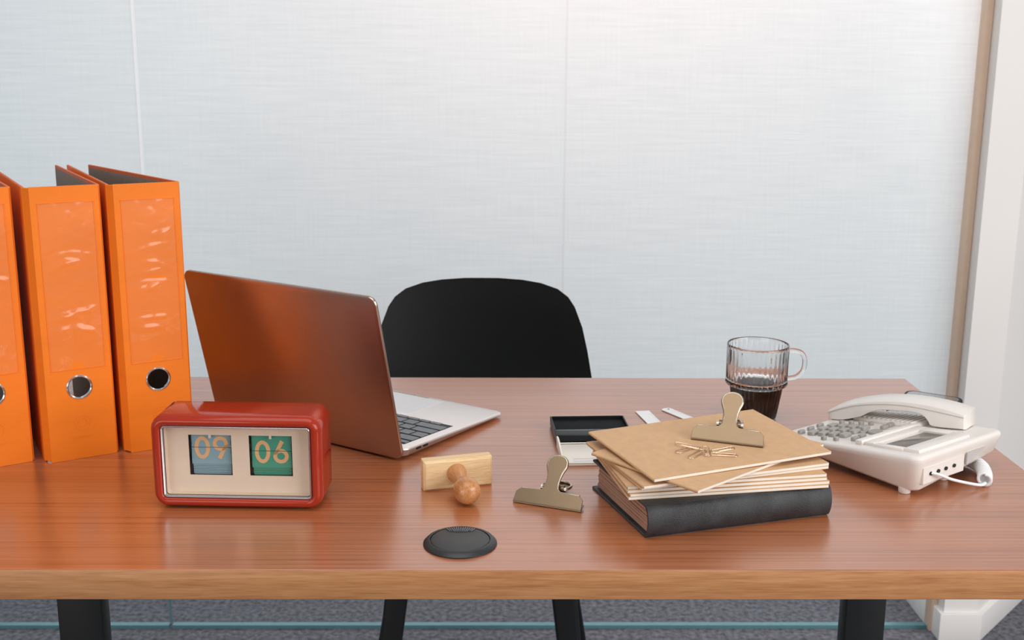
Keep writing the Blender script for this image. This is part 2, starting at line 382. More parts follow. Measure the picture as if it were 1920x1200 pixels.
leg((-0.120, -0.235, 0.43), (-0.172, -0.275, 0.0), 0.036, 0.026)
leg((0.126, -0.235, 0.43), (0.172, -0.275, 0.0), 0.040, 0.028)
leg((-0.121, 0.00, 0.43), (-0.205, 0.13, 0.0), 0.034, 0.022)
leg((0.129, 0.00, 0.43), (0.205, 0.13, 0.0), 0.034, 0.022)
bm = bmesh.new(); box(bm, -0.135, 0.14, -0.24, 0.01, 0.408, 0.428, 0.006); obj('seat_frame', bm, 'black_metal', ch, 40)

# ------------------------------------------------------------------ lever arch binders
BH = 0.315
def slab(pts2, z0, z1, th, mat, name, parent, bev=0.0006):
    (x0, y0), (x1, y1) = pts2; d = Vector((x1-x0, y1-y0)).normalized(); n = Vector((-d.y, d.x))*th
    bm = bmesh.new(); prism(bm, [(x0, y0), (x1, y1), (x1+n.x, y1+n.y), (x0+n.x, y0+n.y)], z0, z1, bev, 1)
    return obj(name, bm, mat, parent, 30)
def binder(loc, ang, label, splayL, splayR):
    t = thing('lever_arch_binder', label, 'binder', (loc[0], loc[1], D), (0, 0, radians(ang)), 'orange lever arch binders in a row')
    sw, th, hr, hz = 0.0725, 0.0026, 0.0128, 0.0855     # local x along the spine, y into the binder
    # spine plate with a finger hole
    bm = bmesh.new(); n = 32; aq = 0.022
    def plate(y):
        cv = [bm.verts.new((hr*cos(2*pi*i/n+pi/4), y, hz+hr*sin(2*pi*i/n+pi/4))) for i in range(n)]
        sq = []
        for i in range(n):
            q, f = divmod(i, n//4); f /= n/4
            cs = [(1, 1), (-1, 1), (-1, -1), (1, -1), (1, 1)]
            sq.append(bm.verts.new((aq*(cs[q][0]+(cs[q+1][0]-cs[q][0])*f), y, hz+aq*(cs[q][1]+(cs[q+1][1]-cs[q][1])*f))))
        for i in range(n): bm.faces.new((cv[i], cv[(i+1) % n], sq[(i+1) % n], sq[i]))
        xs, zz = [-sw/2, -aq, aq, sw/2], [0.0002, hz-aq, hz+aq, BH]
        for a in range(3):
            for b in range(3):
                if a == 1 and b == 1: continue
                bm.faces.new([bm.verts.new((x, y, z)) for x, z in ((xs[a], zz[b]), (xs[a+1], zz[b]), (xs[a+1], zz[b+1]), (xs[a], zz[b+1]))])
        return cv
    c0 = plate(0.0); c1 = plate(th)
    for i in range(n): bm.faces.new((c0[i], c0[(i+1) % n], c1[(i+1) % n], c1[i]))
    for (xa, za, xb, zb) in ((-sw/2, 0.0002, sw/2, 0.0002), (sw/2, 0.0002, sw/2, BH), (sw/2, BH, -sw/2, BH), (-sw/2, BH, -sw/2, 0.0002)):
        bm.faces.new([bm.verts.new(q) for q in ((xa, 0, za), (xb, 0, zb), (xb, th, zb), (xa, th, za))])
    bmesh.ops.remove_doubles(bm, verts=bm.verts[:], dist=1e-6)
    sp = obj('spine', bm, 'orange', t)
    # finger ring
    bm = bmesh.new(); rings = lathe(bm, [(hr-0.0004, 0.0030), (hr-0.0008, -0.0006), (hr+0.0003, -0.0012), (hr+0.0014, -0.0006), (hr+0.0014, 0.0001), (hr-0.0002, 0.0001), (hr-0.0002, 0.0030)], 48)
    rings = [[(x, z, y) for x, y, z in r] for r in rings]; loft(bm, rings, False, False)
    obj('finger_ring', bm, 'chrome', t, 50, (0, 0, hz))
    # label pocket: wrinkled clear sleeve
    bm = bmesh.new(); gx, gz = 24, 90; px0, px1, pz0, pz1 = -0.029, 0.030, 0.107, 0.297; rows = []
    folds = [(random.uniform(0.06, 0.94), random.uniform(-0.28, 0.28), random.uniform(-0.10, 0.16), random.uniform(0.010, 0.020), random.uniform(0.0007, 0.0016)*random.choice((1, 1, -0.6)), random.uniform(0.25, 0.75), random.uniform(0.16, 0.4)) for _ in range(11)]
    for j in range(gz+1):
        row = []
        for i in range(gx+1):
            f, h = i/gx, j/gz
            env = min(1, 5*min(f, 1-f))*min(1, 5*min(h, 1-h))
            b_ = 0.0006+0.0003*sin(7*h+f*2)
            for (h0, cv, tl_, wd_, am, fc_, fw_) in folds:
                b_ += am*math.exp(-((h-h0-cv*(f-0.5)**2-tl_*(f-0.5)*0.5)/wd_)**2)*math.exp(-((f-fc_)/fw_)**2)
            row.append(bm.verts.new((px0+(px1-px0)*f, -0.0004-env*b_, pz0+(pz1-pz0)*h)))
        rows.append(row)
    for a, b in zip(rows, rows[1:]):
        for i in range(gx):
            c_ = (a[i].co+b[i+1].co)/2
            if math.hypot(c_.x-0.0005, c_.z-pz0) < 0.0085: continue
            bm.faces.new((a[i], a[i+1], b[i+1], b[i]))
    pk = obj('label_pocket', bm, 'pocket', t, 80); pk['label'] = 'wrinkled clear label sleeve'
    for zz in (pz0, pz1):
        boxo('weld_line', 'orange', pk, px0-0.0012, px1+0.0012, -0.0005, 0.0, zz-0.0003, zz+0.0003)
    for xx in (px0, px1): boxo('weld_line', 'orange', pk, xx-0.0003, xx+0.0003, -0.0005, 0.0, pz0, pz1)
    # embossed seal under the ring
    bm = bmesh.new()
    for r in (0.0085, 0.0050):
        tube(bm, [(r*cos(2*pi*i/28), -0.00005, 0.043+r*sin(2*pi*i/28)) for i in range(28)], 0.00025, 5, True)
    obj('embossed_seal', bm, 'orange', t, 60)
    bm = bmesh.new()
    for i in range(9): box(bm, -0.0105+0.0023*i, -0.0091+0.0023*i, -0.0003, 0.0, 0.0255, 0.0275)
    obj('embossed_line', bm, 'orange', t)
    # hinge strips and cover boards
    h = 0.0115; ca = radians(62)
    lx, ly = -sw/2-h*cos(ca), h*sin(ca); rx, ry = sw/2+0.002, 0.004
    slab(((-sw/2, 0.0), (lx, ly)), 0.0012, BH-0.0006, -0.0016, 'orange', 'hinge_strip', t)
    slab(((sw/2, 0.0), (rx, ry)), 0.0012, BH-0.0006, 0.0016, 'orange', 'hinge_strip', t)
    cd = 0.285
    for side, x, y, sp_ in ((-1, lx, ly, splayL), (1, rx, ry, splayR)):
        dx, dy = sin(radians(sp_)), cos(radians(sp_))
        cb = slab(((x, y), (x+dx*cd, y+dy*cd)), 0.0, BH, 0.0026*(1 if side > 0 else -1), 'orange_edge', 'cover_board', t)
        o_ = 0.00285*side
        slab(((x+dx*0.003-dy*o_, y+dy*0.003+dx*o_), (x+dx*(cd-0.003)-dy*o_, y+dy*(cd-0.003)+dx*o_)), 0.004, BH-0.004, 0.0003*(1 if side > 0 else -1), 'liner', 'liner', cb, 0)
        slab(((x+dy*0.0003*side, y-dx*0.0003*side), (x+dx*cd+dy*0.0003*side, y+dy*cd-dx*0.0003*side)), 0.0004, BH-0.0004, 0.0003*(1 if side > 0 else -1), 'orange', 'cover_paper', cb, 0)
    bm = bmesh.new(); tube(bm, catmull([(-0.030, 0.09, 0.12), (-0.028, 0.09, 0.12), (0.005, 0.095, 0.12), (0.015, 0.12, 0.12), (-0.028, 0.135, 0.12)], 6), 0.0017, 8)
    tube(bm, catmull([(-0.030, 0.09, 0.20), (-0.028, 0.09, 0.20), (0.005, 0.095, 0.20), (0.015, 0.12, 0.20), (-0.028, 0.135, 0.20)], 6), 0.0017, 8)
    box(bm, -0.036, -0.032, 0.07, 0.15, 0.06, 0.26); box(bm, -0.031, 0.02, 0.145, 0.155, 0.20, 0.206)
    obj('arch_mechanism', bm, 'chrome', t, 50, rot=(0, 0, 0))
    return t
binder((-0.4785, 1.2555), 31, 'middle orange binder of the three, standing between the other two', 1.5, 1.5)
binder((-0.3990, 1.2910), 30, 'orange binder nearest the laptop, partly behind the red clock', 1.5, -9)
binder((-0.5645, 1.2240), 32, 'leftmost orange binder, cut off by the left edge', 1, 1)

# ------------------------------------------------------------------ flip clock
ck = thing('flip_clock', 'glossy red flip clock with cream face showing 09 06', 'clock', (-0.266, 1.0965, D), (0, 0, radians(-2.4)))
CW, CH, CD = 0.1745, 0.0985, 0.062
zc = CH/2+0.0012
def ring(wd, hg, r, y, n=8): return [(x, y, zc+z) for x, z in rr(wd, hg, r, n)]
bm = bmesh.new()
loft(bm, [ring(CW-0.012, CH-0.012, 0.009, CD), ring(CW-0.004, CH-0.004, 0.013, CD-0.002), ring(CW, CH, 0.015, CD-0.008), ring(CW, CH, 0.015, 0.009), ring(CW-0.0015, CH-0.0015, 0.0145, 0.005), ring(CW-0.006, CH-0.006, 0.0125, 0.0015), ring(CW-0.012, CH-0.012, 0.0095, 0.0), ring(CW-0.0185, CH-0.0185, 0.006, 0.0008), ring(CW-0.0215, CH-0.0215, 0.0045, 0.003), ring(CW-0.0215, CH-0.0215, 0.0045, 0.020)], True, False)
obj('case', bm, 'red', ck, 50)
for x in (-0.06, 0.06):
    for y in (0.014, 0.05):
        bm = bmesh.new(); loft(bm, [[(x+0.006*cos(2*pi*i/16), y+0.006*sin(2*pi*i/16), z) for i in range(16)] for z in (0, 0.0022)]); obj('foot', bm, 'black', ck, 40)
WW, WH = CW-0.0217, CH-0.0217
bm = bmesh.new(); loft(bm, [ring(WW, WH, 0.004, 0.0022), ring(WW-0.0016, WH-0.0016, 0.0035, 0.0014), ring(WW-0.0038, WH-0.0038, 0.003, 0.0022), ring(WW-0.0038, WH-0.0038, 0.003, 0.006), ring(WW, WH, 0.004, 0.006), ring(WW, WH, 0.004, 0.0022)], False, False)
obj('bezel', bm, 'bezel', ck, 50)
bm = bmesh.new(); box(bm, -WW/2+0.0019, WW/2-0.0019, 0.003, 0.0042, zc-WH/2+0.0019, zc+WH/2-0.0019); obj('window_cover', bm, 'acrylic', ck)
bm = bmesh.new(); loft(bm, [ring(WW-0.0045, WH-0.0045, 0.003, 0.0061), ring(WW-0.0045, WH-0.0045, 0.003, 0.019)], False, False)
obj('inner_wall', bm, 'cream', ck, 50)
# face plate with two openings
FY = 0.0145
ow, oh, oz = 0.0445, 0.0435, zc+0.0035
oc = (-0.0300, 0.0325)
bm = bmesh.new(); xs = [-WW/2+0.002, oc[0]-ow/2, oc[0]+ow/2, oc[1]-ow/2, oc[1]+ow/2, WW/2-0.002]; zz = [zc-WH/2+0.002, oz-oh/2, oz+oh/2, zc+WH/2-0.002]
for i in range(5):
    for j in range(3):
        if j == 1 and i in (1, 3): continue
        box(bm, xs[i], xs[i+1], FY, FY+0.0015, zz[j], zz[j+1])
bmesh.ops.remove_doubles(bm, verts=bm.verts[:], dist=1e-6)
fc = obj('face_plate', bm, 'cream', ck)
for c in oc: boxo('pointer_tab', 'cream', fc, c-0.0012, c+0.0012, FY+0.0002, FY+0.0012, oz+oh/2-0.0035, oz+oh/2)
boxo('back_panel', 'black', ck, -WW/2+0.003, WW/2-0.003, 0.032, 0.033, zc-WH/2+0.003, zc+WH/2-0.003)
def ellring(bm, cx, cz, a, b, th, y0, y1, n=44, a0=0.0, a1=360.0):
    full = abs(a1-a0) >= 360; pts = n if full else n+1; rings = []
    for i in range(pts):
        t = radians(a0+(a1-a0)*i/n); c, s = cos(t), sin(t)
        p, q = (cx+a*c, cz+b*s), (cx+(a-th)*c, cz+(b-th)*s)
        rings.append([(p[0], y0, p[1]), (p[0], y1, p[1]), (q[0], y1, q[1]), (q[0], y0, q[1])])
    if full: rings.append(rings[0])
    loft(bm, rings, not full, not full)
    bmesh.ops.remove_doubles(bm, verts=bm.verts[:], dist=1e-7)
def digit(ch_, cx, cz, y):
    bm = bmesh.new(); y0, y1 = y, y+0.00015; H2 = 0.0122
    if ch_ == '0': ellring(bm, cx, cz, 0.0080, H2, 0.0040, y0, y1)
    else:
        sg = 1 if ch_ == '9' else -1
        ellring(bm, cx, cz+sg*0.0044, 0.0080, 0.0078, 0.0039, y0, y1)
        P_ = [(0.0078, 0.0042), (0.0044, 0.0024), (-0.0026, -0.0122), (0.0012, -0.0132)] if True else None
        prism(bm, [(cx+sg*x, cz+sg*z) for x, z in ([(0.0079, 0.0030), (0.0040, 0.0026), (-0.0034, -0.0106), (0.0004, -0.0128)])], y0, y1+0.00001, axis='y')
    return bm
def flap(c, txt, mat, split, cz):
    y = FY+0.0045
    top = boxo('upper_flap', mat, ck, c-0.0205, c+0.0205, y, y+0.0006, split+0.00025, oz+oh/2+0.004)
    bot = boxo('lower_flap', mat, ck, c-0.0205, c+0.0205, y-0.0004, y+0.0002, split-0.0180, split-0.00025)
    for side, par, yy in ((1, top, y-0.00018), (-1, bot, y-0.00058)):
        for q, chx in enumerate(txt):
            bm = digit(chx, c-0.0093+0.0190*q, cz, yy)
            bmesh.ops.bisect_plane(bm, geom=bm.verts[:]+bm.edges[:]+bm.faces[:], plane_co=(0, 0, split+0.00025*side), plane_no=(0, 0, 1), clear_inner=side > 0, clear_outer=side < 0)
            obj('digit', bm, 'peach_ink', par)
    zk = split-0.0183; k = 0
    while zk-0.0016 > oz-oh/2-0.001:
        boxo('stacked_flap', mat, ck, c-0.0196, c+0.0200, y+0.0002+0.0003*(k % 2), y+0.0012, zk-0.0014, zk); zk -= 0.0018; k += 1
    boxo('flap_back', mat, ck, c-0.0190, c+0.0195, y+0.0014, y+0.0020, oz-oh/2-0.001, split)
    for sx in (-1, 1):
        for zz_ in (split+0.0052, split-0.0040):
            boxo('flap_pin', 'black', ck, c+sx*0.0214-0.0011, c+sx*0.0214+0.0011, y-0.0008, y+0.004, zz_-0.0026, zz_+0.0026)
        boxo('flap_track', 'black', ck, c+sx*0.0219-0.0006, c+sx*0.0219+0.0006, y+0.001, y+0.012, oz-oh/2, oz+oh/2)
flap(oc[0], '09', 'blue_card', oz+0.0070, oz+0.0068)
flap(oc[1], '06', 'green_card', oz+0.0040, oz+0.0030)

# ------------------------------------------------------------------ laptop
lap = thing('laptop', 'open thin laptop seen from behind, lid leaning towards the clock', 'laptop', (-0.108, 1.2418, D), (0, 0, radians(56.3)))
# local x: towards the user, y: along the hinge away to the left
LD, LW = 0.2110, 0.304
pts = rr(LD, LW, 0.012, 8, LD/2, LW/2)
def tz(x): return 0.0150-0.0085*(x/LD)
bm = bmesh.new()
def inset(p, d): return (LD/2+(p[0]-LD/2)*(1-2*d/LD), LW/2+(p[1]-LW/2)*(1-2*d/LW))
rings = []
for d_, fz in ((0.020, lambda x: 0.0012), (0.006, lambda x: 0.0030), (0.0012, lambda x: tz(x)-0.0034), (0.0, lambda x: tz(x)-0.0020), (0.0004, lambda x: tz(x)-0.0004), (0.0010, tz)):
    rings.append([(q[0], q[1], fz(q[0])) for q in (inset(p, d_) for p in pts)])
loft(bm, rings); base = obj('base', bm, 'alu_light', lap, 40)
sl = math.atan2(-0.0085, LD)
for x in (0.03, 0.18):
    for y in (0.03, 0.27):
        bm = bmesh.new(); loft(bm, [[(x+0.008*cos(2*pi*i/16), y+0.008*sin(2*pi*i/16), z) for i in range(16)] for z in (0, 0.0025)]); obj('rubber_foot', bm, 'black', base, 40)
top = bpy.data.objects.new('keyboard', None); COL.objects.link(top); top.parent = lap; top.location = (0, 0, 0.0150); top.rotation_euler = (0, -sl, 0)
boxo('keyboard_well', 'black', top, 0.018, 0.116, 0.0135, 0.2905, -0.0006, 0.00012)
rows = [(0.0215, 0.0080, [17.5]+[17.5]*13), (0.0335, 0.0150, [17]*13+[28]), (0.0522, 0.0150, [26.5]+[17]*12+[18.0]), (0.0709, 0.0150, [31]+[17]*11+[32.0]), (0.0896, 0.0150, [41]+[17]*10+[41.0])]
keymesh = {}
def key(x, y, dx, dy):
    kk = (round(dx, 5), round(dy, 5))
    if kk not in keymesh:
        bm = bmesh.new(); prism(bm, rr(dx, dy, 0.0014, 2), 0.0, 0.0009, 0.0002, 1)
        o_ = obj('key', bm, 'key', top, 40); keymesh[kk] = o_.data
    else:
        o_ = bpy.data.objects.new('key', keymesh[kk]); link(o_, top)
    o_.location = (x+dx/2, y+dy/2, 0.0002)
for (x, dx, ks) in rows:
    tot = sum(ks); sc = (0.2745-0.0027*(len(ks)-1))/(tot/1000)/1000; y = 0.2892-0.0005
    for kw in ks:
        key(x, y-kw*sc, dx, kw*sc); y -= kw*sc+0.0027
y = 0.2887
for kw in (16, 16, 16, 20, 91, 20, 16): key(0.1083-0.0155+0.0155, y-kw/1000, 0.0072, kw/1000) if False else key(0.1078, y-kw/1000, 0.0072, kw/1000); y -= kw/1000+0.0020
for i in range(3): key(0.1078, y-0.0155, 0.0072, 0.0155); y -= 0.0175
boxo('trackpad', 'pad', top, 0.1235, 0.2025, 0.092, 0.212, -0.0006, 0.00025, 0.0002, 1)
boxo('finger_notch', 'alu', top, 0.2052, 0.2082, 0.120, 0.184, -0.001, 0.0002)
for x in (0.030, 0.0435):
    bm = bmesh.new(); prism(bm, [(px_, pz_) for px_, pz_ in rr(0.0085, 0.0026, 0.0012, 4)], -0.0003, 0.002, axis='y')
    obj('port', bm, 'black', lap, 40, (x, 0.0010, tz(x)-0.0046))
# lid, hinged at x=0 and leaning back over -x
PH = radians(12.6); LL = 0.2035
lid = bpy.data.objects.new('lid', None); COL.objects.link(lid); lid.parent = lap; lid.location = (0.002, 0, 0.0035); lid.rotation_euler = (0, -PH, 0)
bm = bmesh.new(); lp = rr(LL, LW, 0.011, 8, LL/2, LW/2)
def lins(p, d): return (LL/2+(p[0]-LL/2)*(1-2*d/LL), LW/2+(p[1]-LW/2)*(1-2*d/LW))
loft(bm, [[(xx, q[1], q[0]) for q in (lins(p, d_) for p in lp)] for d_, xx in ((0.0022, -0.0040), (0.0005, -0.0034), (0.0, -0.0022), (0.0, -0.0006), (0.0004, 0.0))])
obj('lid_shell', bm, 'alu', lid, 40)
boxo('screen', 'screen', lid, 0.0, 0.0004, 0.004, LW-0.004, 0.012, LL-0.003)
bm = bmesh.new(); tube(bm, [(0.0005, 0.03, 0.0), (0.0005, LW-0.03, 0.0)], 0.0032, 12); obj('hinge', bm, 'black', lid, 50, (0, 0, 0.003))

# ------------------------------------------------------------------ rubber stamp
st = thing('rubber_stamp', 'pale wooden rubber stamp lying with its round knob handle forward', 'stamp', (-0.0428, 1.1615, D), (0, 0, radians(16.0)))
tl = bpy.data.objects.new('block', None)
SX, SZ = 0.0762, 0.0335
bm = bmesh.new(); prism(bm, rr(SX, SZ, 0.0012, 2, 0, SZ/2), -0.003, 0.010, 0.0, axis='y')
bl = [(SX, SZ, -0.0005, 0.0105), ]
bm.free(); bm = bmesh.new()
def sring(wd, hg, y): return [(x, y, SZ/2+z) for x, z in rr(wd, hg, 0.0008, 2)]
loft(bm, [sring(SX-0.001, SZ-0.001, 0.012), sring(SX, SZ, 0.0115), sring(SX, SZ, 0.0), sring(SX-0.005, SZ-0.005, -0.0028)])
blk = obj('block', bm, 'pale_wood', st, 30)
boxo('rubber_pad', 'black', st, -SX/2+0.002, SX/2-0.002, 0.012, 0.0145, 0.002, SZ-0.002, 0.0005)
hprof = [(0.0, 0.0), (0.0108, 0.0), (0.0104, -0.003), (0.0082, -0.010), (0.0066, -0.018), (0.0064, -0.024), (0.0085, -0.030), (0.0118, -0.0345), (0.0137, -0.040), (0.0141, -0.0455), (0.0132, -0.051), (0.0106, -0.0555), (0.006, -0.0583), (0.0, -0.059)]
bm = bmesh.new(); rg = lathe(bm, hprof, 40); loft(bm, [[(x, z, y) for x, y, z in r] for r in rg], True, True)
bmesh.ops.remove_doubles(bm, verts=bm.verts[:], dist=1e-7)
hd = obj('handle', bm, 'knob_wood', st, 60, (-0.002, -0.0026, SZ/2+0.0012), (radians(4.5), 0, 0)); hd['label'] = 'varnished brown knob handle'

# ------------------------------------------------------------------ bulldog clips
def clip_plate(parent, flip):
    # plate in x (width) and v (up from the mouth); local y is outwards
    hw, pts = 0.0375, []
    pts += [(-hw, 0.0), (-hw+0.0006, 0.0115), (-hw+0.0055, 0.0160), (-0.0130, 0.0160)]
    pts += [(-0.0092, 0.0172), (-0.0070, 0.0200), (-0.0062, 0.0260), (-0.0064, 0.0330)]
    pts += [(-0.0078, 0.0390), (-0.0098, 0.0440), (-0.0104, 0.0480), (-0.0092, 0.0525), (-0.0062, 0.0556), (-0.0022, 0.0570)]
    pts = pts + [(-x, v) for x, v in reversed(pts)]
    bm = bmesh.new(); prism(bm, pts, 0.0, 0.0009, 0.0003, 1, axis='y')
    o_ = obj('plate', bm, 'clip', parent, 40)
    # rolled rim of the handle
    rim = [(-hw+0.0055, 0.0160), (-0.0130, 0.0160), (-0.0092, 0.0172), (-0.0070, 0.0200), (-0.0062, 0.0260), (-0.0064, 0.0330), (-0.0078, 0.0390), (-0.0098, 0.0440), (-0.0104, 0.0480), (-0.0092, 0.0525), (-0.0062, 0.0556), (-0.0022, 0.0570)]
    rim = rim + [(-x, v) for x, v in reversed(rim)]
    bm = bmesh.new(); path = [Vector((p.x, 0.0019, p.y)) for p in catmull([(x, v, 0) for x, v in rim], 3)]
    tube(bm, path, 0.0017, 8); obj('rolled_rim', bm, 'clip_rim', o_, 60)
    return o_
def bulldog(label, M4):
    t = thing('bulldog_clip', label, 'clip', group='steel bulldog clips')
    t.matrix_world = M4
    A_ = radians(47)       # opening angle; the lower plate lies flat along +y
    p = clip_plate(t, False); p.rotation_euler = (radians(-43), 0, 0); p.location = (0, 0, 0.0022)
    q = clip_plate(t, True); q.rotation_euler = (radians(-86), 0, 0); q.scale = (1, -1, 1); q.location = (0, 0.0005, 0.0022)
    bm = bmesh.new(); tube(bm, [(-0.0115, 0.0235, 0.0125), (0.0115, 0.0235, 0.0125)], 0.0050, 14)
    obj('spring_barrel', bm, 'clip', t, 50)
    bm = bmesh.new()
    for s_ in (-1, 1): tube(bm, [(s_*0.0112, 0.0235, 0.0125), (s_*0.0140, 0.0235, 0.0125)], 0.0034, 12)
    obj('pivot_end', bm, 'steel', t, 50)
    bm = bmesh.new(); tube(bm, [(-0.0373, 0.0010, 0.0012), (0.0373, 0.0010, 0.0012)], 0.0011, 8)
    obj('jaw_lip', bm, 'clip', t, 50)
    return t
bulldog('bronze steel bulldog clip lying on the bare desk beside the stamp', Matrix.Translation((0.0508, 1.1046, D)) @ Matrix.Rotation(radians(-22.3), 4, 'Z'))

# ------------------------------------------------------------------ hardback album and notebooks
bk = thing('hardback_book', 'thick black leatherette book lying under the stack of notebooks', 'book', (0.1455, 1.0205, D), (0, 0, radians(17)))
BW, BD, BT = 0.203, 0.146, 0.0330
bm = bmesh.new(); prof = []
for i in range(13):
    a = radians(-90-180*i/12); prof.append((0.006+0.0065*cos(a), BT/2+ (BT/2)*sin(a)))
outer = [(BD, 0.0)]+[(0.008, 0.0)]+[(0.0065-0.0065*sin(pi*i/12)**0.7 if 0 < i < 12 else 0.0065, BT*i/12) for i in range(13)]+[(0.008, BT), (BD, BT)]
inner = [(BD, BT-0.0026), (0.0095, BT-0.0026)]+[(0.0090-0.0062*sin(pi*i/12)**0.7 if 0 < i < 12 else 0.0090, 0.0026+(BT-0.0052)*(1-i/12)) for i in range(13)]+[(0.0095, 0.0026), (BD, 0.0026)]
# the cover wraps around the spine: bottom board, spine, top board
for nm, poly in (('bottom_board', [(0.0065, 0.0), (BD, 0.0), (BD, 0.0026), (0.0065, 0.0026)]), ('top_board', [(0.0065, BT-0.0026), (BD, BT-0.0026), (BD, BT), (0.0065, BT)])):
    bm = bmesh.new(); prism(bm, poly, 0.0, BW, 0.0006, 1, axis='x'); obj(nm, bm, 'leather', bk, 40)
oc_ = [(0.0075-0.0075*sin(pi*i/16)**0.55, BT*i/16) for i in range(17)]; ic_ = [(0.0088-0.0060*sin(pi*i/16)**0.55, 0.0026+(BT-0.0052)*i/16) for i in range(17)]
bm = bmesh.new(); prism(bm, oc_+ic_[::-1], 0.0, BW, 0, axis='x'); obj('spine', bm, 'leather', bk, 60)
npg = 14
for i in range(npg):
    z0 = 0.0028+(BT-0.0056)*i/npg; dx_ = random.uniform(0.0045, 0.006)
    boxo('page_block', 'album_paper', bk, dx_, BW-0.005, 0.004, BD-0.005+random.uniform(-0.0008, 0.0008), z0+0.00012, z0+(BT-0.0056)/npg-0.00012)
nb_mesh = {}
NL, NWd, NT = 0.210, 0.140, 0.0032
def notebook(x, y, z, yaw, tilt, roll, label):
    t = thing('notebook', label, 'notebook', (x, y, D+z), group='thin kraft notebooks')
    t.rotation_mode = 'QUATERNION'
    t.rotation_quaternion = (Matrix.Rotation(radians(yaw), 3, 'Z') @ Matrix.Rotation(radians(roll), 3, 'Y') @ Matrix.Rotation(radians(tilt), 3, 'X')).to_quaternion()
    if not nb_mesh:
        bm = bmesh.new(); th = 0.00042
        pr = [(NL, 0), (NT/2, 0)]+[(NT/2-NT/2*sin(pi*i/8)*0.8, NT/2-NT/2*cos(pi*i/8)) for i in range(1, 8)]+[(NT/2, NT), (NL, NT)]
        inn = [(NL, NT-th), (NT/2, NT-th)]+[(NT/2-(NT/2-th)*sin(pi*i/8)*0.8, NT/2+(NT/2-th)*cos(pi*i/8)) for i in range(1, 8)]+[(NT/2, th), (NL, th)]
        rg = [[(px_, 0.0, pz_) for px_, pz_ in pr+inn], [(px_, NWd, pz_) for px_, pz_ in pr+inn]]
        loft(bm, rg); o_ = obj('cover', bm, 'kraft', t, 40); nb_mesh['c'] = o_.data
        bm = bmesh.new(); box(bm, 0.0012, NL-0.0003, -0.00005, NWd-0.0002, th, NT-th); o_ = obj('pages', bm, 'paper', t); nb_mesh['p'] = o_.data
    else:
        link(bpy.data.objects.new('cover', nb_mesh['c']), t); link(bpy.data.objects.new('pages', nb_mesh['p']), t)
    return t
z = BT
notebook(0.1272, 1.0416, z+0.0001, 9.6, 0, 0, 'lowest kraft notebook of the stack, lying on the black book')
notebook(0.1287, 1.0412, z+0.0034, 10.2, 0, 0, 'second kraft notebook from the bottom of the stack')
notebook(0.1262, 1.0429, z+0.0067, 10.1, 0, 0, 'third kraft notebook from the bottom of the stack')
notebook(0.1263, 1.0446, z+0.0100, 10.1, 0, 0, 'fourth kraft notebook from the bottom, below the turned ones')
notebook(0.1383, 1.0330, z+0.0133, 17.4, 0, 0, 'fifth kraft notebook from the bottom, turned off the lower four')
notebook(0.1400, 1.0280, z+0.0166, 18.8, 0, 0, 'sixth kraft notebook from the bottom, under the cornerwise one')
notebook(0.1886, 1.0080, z+0.0199, 41.0, 0.3, 0, 'kraft notebook turned cornerwise, its corner jutting out to the front')
AX = (0.1500, 1.0290, z+0.0233)
ntop = notebook(AX[0], AX[1], AX[2], 22.3, 2.2, -0.3, 'topmost kraft notebook with the clip and paper clips on it')
MA = Matrix.Translation((AX[0], AX[1], D+AX[2])) @ (Matrix.Rotation(radians(22.3), 4, 'Z') @ Matrix.Rotation(radians(-0.3), 4, 'Y') @ Matrix.Rotation(radians(2.2), 4, 'X')) @ Matrix.Translation((0, 0, NT))
bulldog('bronze steel bulldog clip standing on the topmost kraft notebook', MA @ Matrix.Translation((0.1195, 0.0560, 0.0002)) @ Matrix.Rotation(radians(-40), 4, 'Z'))

# ------------------------------------------------------------------ paper clips
def paper_clip(cx, cy, ang, ln, lift, label):
    w_, r = 0.0036, 0.00042; a = ln/2
    def arc(x, y, rad, a0, a1, n=8): return [(x+rad*cos(radians(a0+(a1-a0)*i/n)), y+rad*sin(radians(a0+(a1-a0)*i/n)), 0) for i in range(n+1)]
    p = [(-a*0.15, w_, 0)]+arc(a-w_, 0, w_, 90, -90)+arc(-a+w_*0.92, -w_*0.08, w_*0.92, -90, -270)+arc(a-w_*1.55, w_*0.02, w_*0.74, 90, -90)+[(-a*0.45, -w_*0.72, 0)]
    p = [(x, y, 0.0005+0.0006*(i/len(p))) for i, (x, y, _) in enumerate(p)]
    bm = bmesh.new(); tube(bm, p, r, 6)
    o_ = obj('paper_clip', bm, 'gold', None, 60)
    o_.matrix_world = MA @ Matrix.Translation((cx, cy, lift)) @ Matrix.Rotation(radians(ang), 4, 'Z')
    tag(o_, label, 'paper clip', 'scattered paper clips on the top notebook')
paper_clip(0.0764, 0.0618, -53.7, 0.030, 0.0012, 'rose gold paper clip at the far left, lying across another clip')
paper_clip(0.0685, 0.0560, 18, 0.0265, 0.0, 'rose gold paper clip leftmost of all, under the slanting one')
paper_clip(0.0744, 0.0414, 27.7, 0.0315, 0.0, 'rose gold paper clip lying nearest the front of the notebook')
paper_clip(0.0861, 0.0425, -119, 0.0255, 0.0012, 'rose gold paper clip in the middle, seen end on')
paper_clip(0.1057, 0.0425, 4.6, 0.0290, 0.0, 'rose gold paper clip just below the big clip, on the right')
paper_clip(0.0988, 0.0296, -29, 0.0280, 0.0, 'gold paper clip at the lower right of the scatter')

